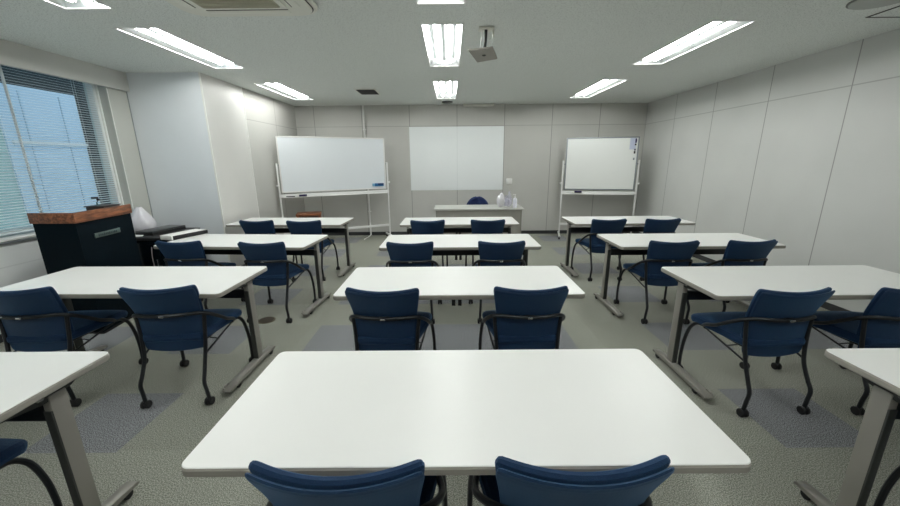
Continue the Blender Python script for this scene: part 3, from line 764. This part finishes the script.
t = thing('white_plastic_bag', 'white plastic bag standing left of the clear bag on the teacher desk', 'bag', (.852, 6.14, .72)); t.scale = (1.15, 1.1, 1.1)
bm = BM(); lump(bm, (0, 0, .10), .07, 5, (.8, .8, 1.6)); obj('film', bm, M['bag'], t, 60)
bm = BM(); lump(bm, (0, 0, .08), .045, 6, (.8, .8, 1.5)); obj('contents', bm, M['paper'], t, 60)

# brown side table behind the back left table
t = thing('wooden_stool', 'low brown wooden stand below the left whiteboard', 'stand', (-2.56, 6.55, 0), .3)
bm = BM(); add_box(bm, (0, 0, .585), (.42, .34, .04), .006); obj('top', bm, M['wood2'], t)
for sx in (-1, 1):
    for sy in (-1, 1):
        bm = BM(); add_box(bm, (sx*.18, sy*.14, .283), (.035, .035, .565), .004); obj('leg', bm, M['wood2'], t)
bm = BM(); add_box(bm, (0, 0, .53), (.36, .28, .05), .004); obj('apron', bm, mat('dark_brown_apron', srgb(70, 40, 26), .5), t)

# ------------------------------------------------------------------ lectern and things by the window
la_ = math.radians(94.3-90)
t = thing('lectern', 'large black lectern with wood band on top, standing by the window', 'lectern', (-3.355, 3.315, 0), 0)
A_, K_, B_, D_ = (-.145, -.315), (.235, -.330), (.145, .325), (-.265, .345)
def inset(P, d):
    cx = sum(p[0] for p in P)/len(P); cy = sum(p[1] for p in P)/len(P)
    return [(x+(cx-x)*d/.3, y+(cy-y)*d/.3) for x, y in P]
poly = [A_, K_, B_, D_]
bm = BM(); add_prism(bm, inset(poly, .006), .025, 1.012, .003); obj('body', bm, M['podium'], t)
bm = BM(); add_prism(bm, inset(poly, .02), 0, .025); obj('plinth', bm, M['rubber'], t)
bm = BM(); add_prism(bm, inset(poly, .010), 1.0125, 1.03, .002); obj('top_surface', bm, mat('dark_brown_top', srgb(70, 56, 46), .4), t)
def band(p, q, z0, z1, th):
    dx, dy = q[0]-p[0], q[1]-p[1]; L = math.hypot(dx, dy)
    bm = BM(); add_box(bm, ((p[0]+q[0])/2-th/2*dy/L*0, (p[1]+q[1])/2, (z0+z1)/2), (L+th*.5, th, z1-z0), .003, Matrix.Rotation(math.atan2(dy, dx), 3, 'Z')); return bm
w1 = obj('wood_band', band(A_, K_, 1.012, 1.10, .018), M['wood'], t)
w2 = obj('wood_band', band(K_, B_, 1.012, 1.10, .018), M['wood'], t)
ang = math.atan2(B_[1]-K_[1], B_[0]-K_[0]); RK = Matrix.Rotation(ang, 3, 'Z')
def onface(u, out, z): p = Vector((K_[0], K_[1], 0))+RK @ Vector((u, -out, 0)); return (p.x, p.y, z)
bm = BM(); add_box(bm, onface(.31, .002, .875), (.30, .008, .042), .002, RK); pl = obj('name_plate', bm, mat('brushed_plate', srgb(96, 112, 108), .35, metal=.6), t)
bm = BM()
for k in range(11): add_box(bm, onface(.205+k*.0205, .0065, .875), (.012, .002, .018 if k % 3 else .024), .001, RK)
obj('plate_lettering', bm, mat('plate_letter', srgb(26, 44, 48), .5), pl)
t = thing('dark_tray', 'flat dark tray lying on the far end of the lectern top', 'tray', (-3.37, 3.53, 1.031), la_)
bm = BM(); add_box(bm, (0, 0, .033), (.16, .19, .066), .004); obj('base', bm, mat('dark_taupe', srgb(66, 62, 60), .5), t)
bm = BM(); add_box(bm, (0, 0, .070), (.18, .21, .008), .003); obj('rim', bm, mat('dark_taupe_edge', srgb(60, 56, 54), .5), t)
t = thing('desk_microphone', 'small black device on a stubby stand on the lectern tray', 'microphone', (-3.37, 3.475, 1.1055), .6); t.scale = (.62, .62, .62)
bm = BM(); add_lathe(bm, [(.03, 0), (.032, .006), (.012, .012), (.008, .05)], seg=16); obj('base', bm, mat('teal_grey_base', srgb(70, 100, 100), .4), t)
bm = BM(); add_tube(bm, [(0, 0, .045), (.01, 0, .07), (.005, .01, .10)], .006, 8, 3); obj('neck', bm, M['black'], t)
bm = BM(); add_box(bm, (-.012, .0, .118), (.085, .035, .028), .010); add_box(bm, (.025, 0, .09), (.03, .03, .03), .008); obj('head', bm, M['rubber'], t)

t = thing('equipment_cabinet', 'low black cabinet standing between the lectern and the white column', 'cabinet', (-3.50, 4.22, 0)); t.scale = (.80, .72, 1)
bm = BM(); add_box(bm, (0, 0, .345), (.78, .86, .65), .006); obj('body', bm, M['podium'], t)
bm = BM(); add_box(bm, (0, 0, .685), (.82, .90, .03), .004); obj('top', bm, M['rubber'], t)
bm = BM(); add_box(bm, (0, -.434, .35), (.70, .012, .58), .004); d = obj('door', bm, mat('black_glass_door', srgb(12, 20, 26), .15), t)
bm = BM(); add_box(bm, (.30, -.445, .40), (.015, .02, .12), .004); obj('handle', bm, M['chrome'], d)
for sx in (-1, 1):
    for sy in (-1, 1):
        bm = BM(); add_lathe(bm, [(.02, 0), (.022, .004), (.02, .022)], (sx*.34, sy*.38, 0), 12); obj('foot', bm, M['rubber'], t)

t = thing('plastic_carrier_bag', 'tied translucent white plastic bag on the black cabinet', 'bag', (-3.66, 4.27, .70)); t.scale = (.78, .78, .86)
bm = BM(); NS = 28; prof = [(.02, .0), (.12, .003), (.165, .04), (.175, .09), (.165, .15), (.135, .21), (.095, .27), (.055, .325), (.030, .345)]
vs = []
for j, (r, z) in enumerate(prof):
    ring = []
    for k in range(NS):
        a = 2*PI*k/NS; f = 1+.05*math.sin(5*a+j)+.035*math.sin(9*a+2*j)
        ring.append(bm.verts.new((r*f*math.cos(a)*.9-.02*z, r*f*math.sin(a)*.95, z+.004*math.sin(7*a)*(j > 1))))
    vs.append(ring)
for a, b in zip(vs, vs[1:]):
    for k in range(NS): bm.faces.new((a[k], a[(k+1) % NS], b[(k+1) % NS], b[k]))
bm.faces.new(vs[0][::-1]); obj('film', bm, M['bag'], t, 60)
bm = BM(); lump(bm, (0, 0, .11), .10, 12, (1.05, 1.05, .95)); obj('contents', bm, mat('lilac_white_contents', srgb(212, 204, 220), .6), t, 60)

bm = BM(); add_box(bm, (0, 0, .004), (.09, .14, .008), .002)
tag(obj('white_card', bm, M['paper'], None, 35, (-3.52, 4.02, .70), .5), 'small white card lying before the tied plastic bag', 'card')
t = thing('flat_case', 'flat black closed case lying tilted on the black cabinet', 'case', (-3.44, 4.26, .70), math.radians(-8)); t.scale = (.75, .72, .8)
bm = BM(); add_box(bm, (0, 0, .020), (.30, .62, .040), .006); obj('lower_case', bm, M['rubber'], t)
bm = BM(); add_box(bm, (0, 0, .050), (.30, .62, .018), .006); obj('lid', bm, mat('dark_grey_lid', srgb(42, 46, 50), .3), t)
t = thing('binder_box', 'white box with a black spine on the left end of the third row table', 'box', (-2.865, 3.86, .7205), math.radians(-17))
bm = BM(); add_box(bm, (-.02, 0, .024), (.16, .40, .046), .004); obj('box_body', bm, M['paper'], t)
bm = BM(); add_box(bm, (.064, .01, .023), (.012, .385, .040), .002); obj('black_spine', bm, M['rubber'], t)
bm = BM(); add_tube(bm, [(-2.91, 3.44, .70), (-2.915, 3.43, .60), (-2.90, 3.42, .40), (-2.89, 3.41, .15), (-2.88, 3.41, .01), (-2.86, 3.42, .006)], .004, 8, 4)
tag(obj('hanging_cable', bm, mat('pinkish_cable', srgb(150, 140, 140), .5)), 'thin pale cable hanging down from the left table by the lectern', 'cable')

t = thing('floor_outlet', 'small round brown floor outlet cover in the left aisle', 'outlet', (-1.80, 3.27, 0))
bm = BM(); add_lathe(bm, [(.082, 0), (.082, .003), (.072, .005)], seg=28); obj('ring', bm, mat('bronze_ring', srgb(96, 88, 70), .4, metal=.5), t)
bm = BM(); add_lathe(bm, [(.068, .003), (.066, .0065), (.01, .0065)], seg=28); obj('lid', bm, mat('bronze_lid', srgb(70, 62, 50), .5, metal=.4), t)

# ------------------------------------------------------------------ world, camera
wd = bpy.data.worlds.new('World'); C.world = wd; wd.use_nodes = True
bg = wd.node_tree.nodes['Background']; bg.inputs[0].default_value = (.72, .86, 1.0, 1); bg.inputs[1].default_value = 1.15

f, pitch, yaw, roll = 363.15, .2475, .0021, -.0089
cp, sp, cy, sy = math.cos(pitch), math.sin(pitch), math.cos(yaw), math.sin(yaw)
F = Vector((-sy*cp, cy*cp, -sp)); Rr = Vector((cy, sy, 0)); U = Rr.cross(F)
cr, sr = math.cos(roll), math.sin(roll)
R2 = Rr*cr+U*sr; U2 = U*cr-Rr*sr
cd = bpy.data.cameras.new('camera'); cam = bpy.data.objects.new('camera', cd); col.objects.link(cam)
cd.sensor_width = 36; cd.lens = f/900*36; cd.clip_start = .02
m = Matrix((R2, U2, -F)).transposed().to_4x4(); m.translation = Vector((0, 0, 1.487)); cam.matrix_world = m
C.camera = cam
C.view_settings.view_transform = 'Standard'
C.view_settings.look = 'None'
C.view_settings.exposure = 0
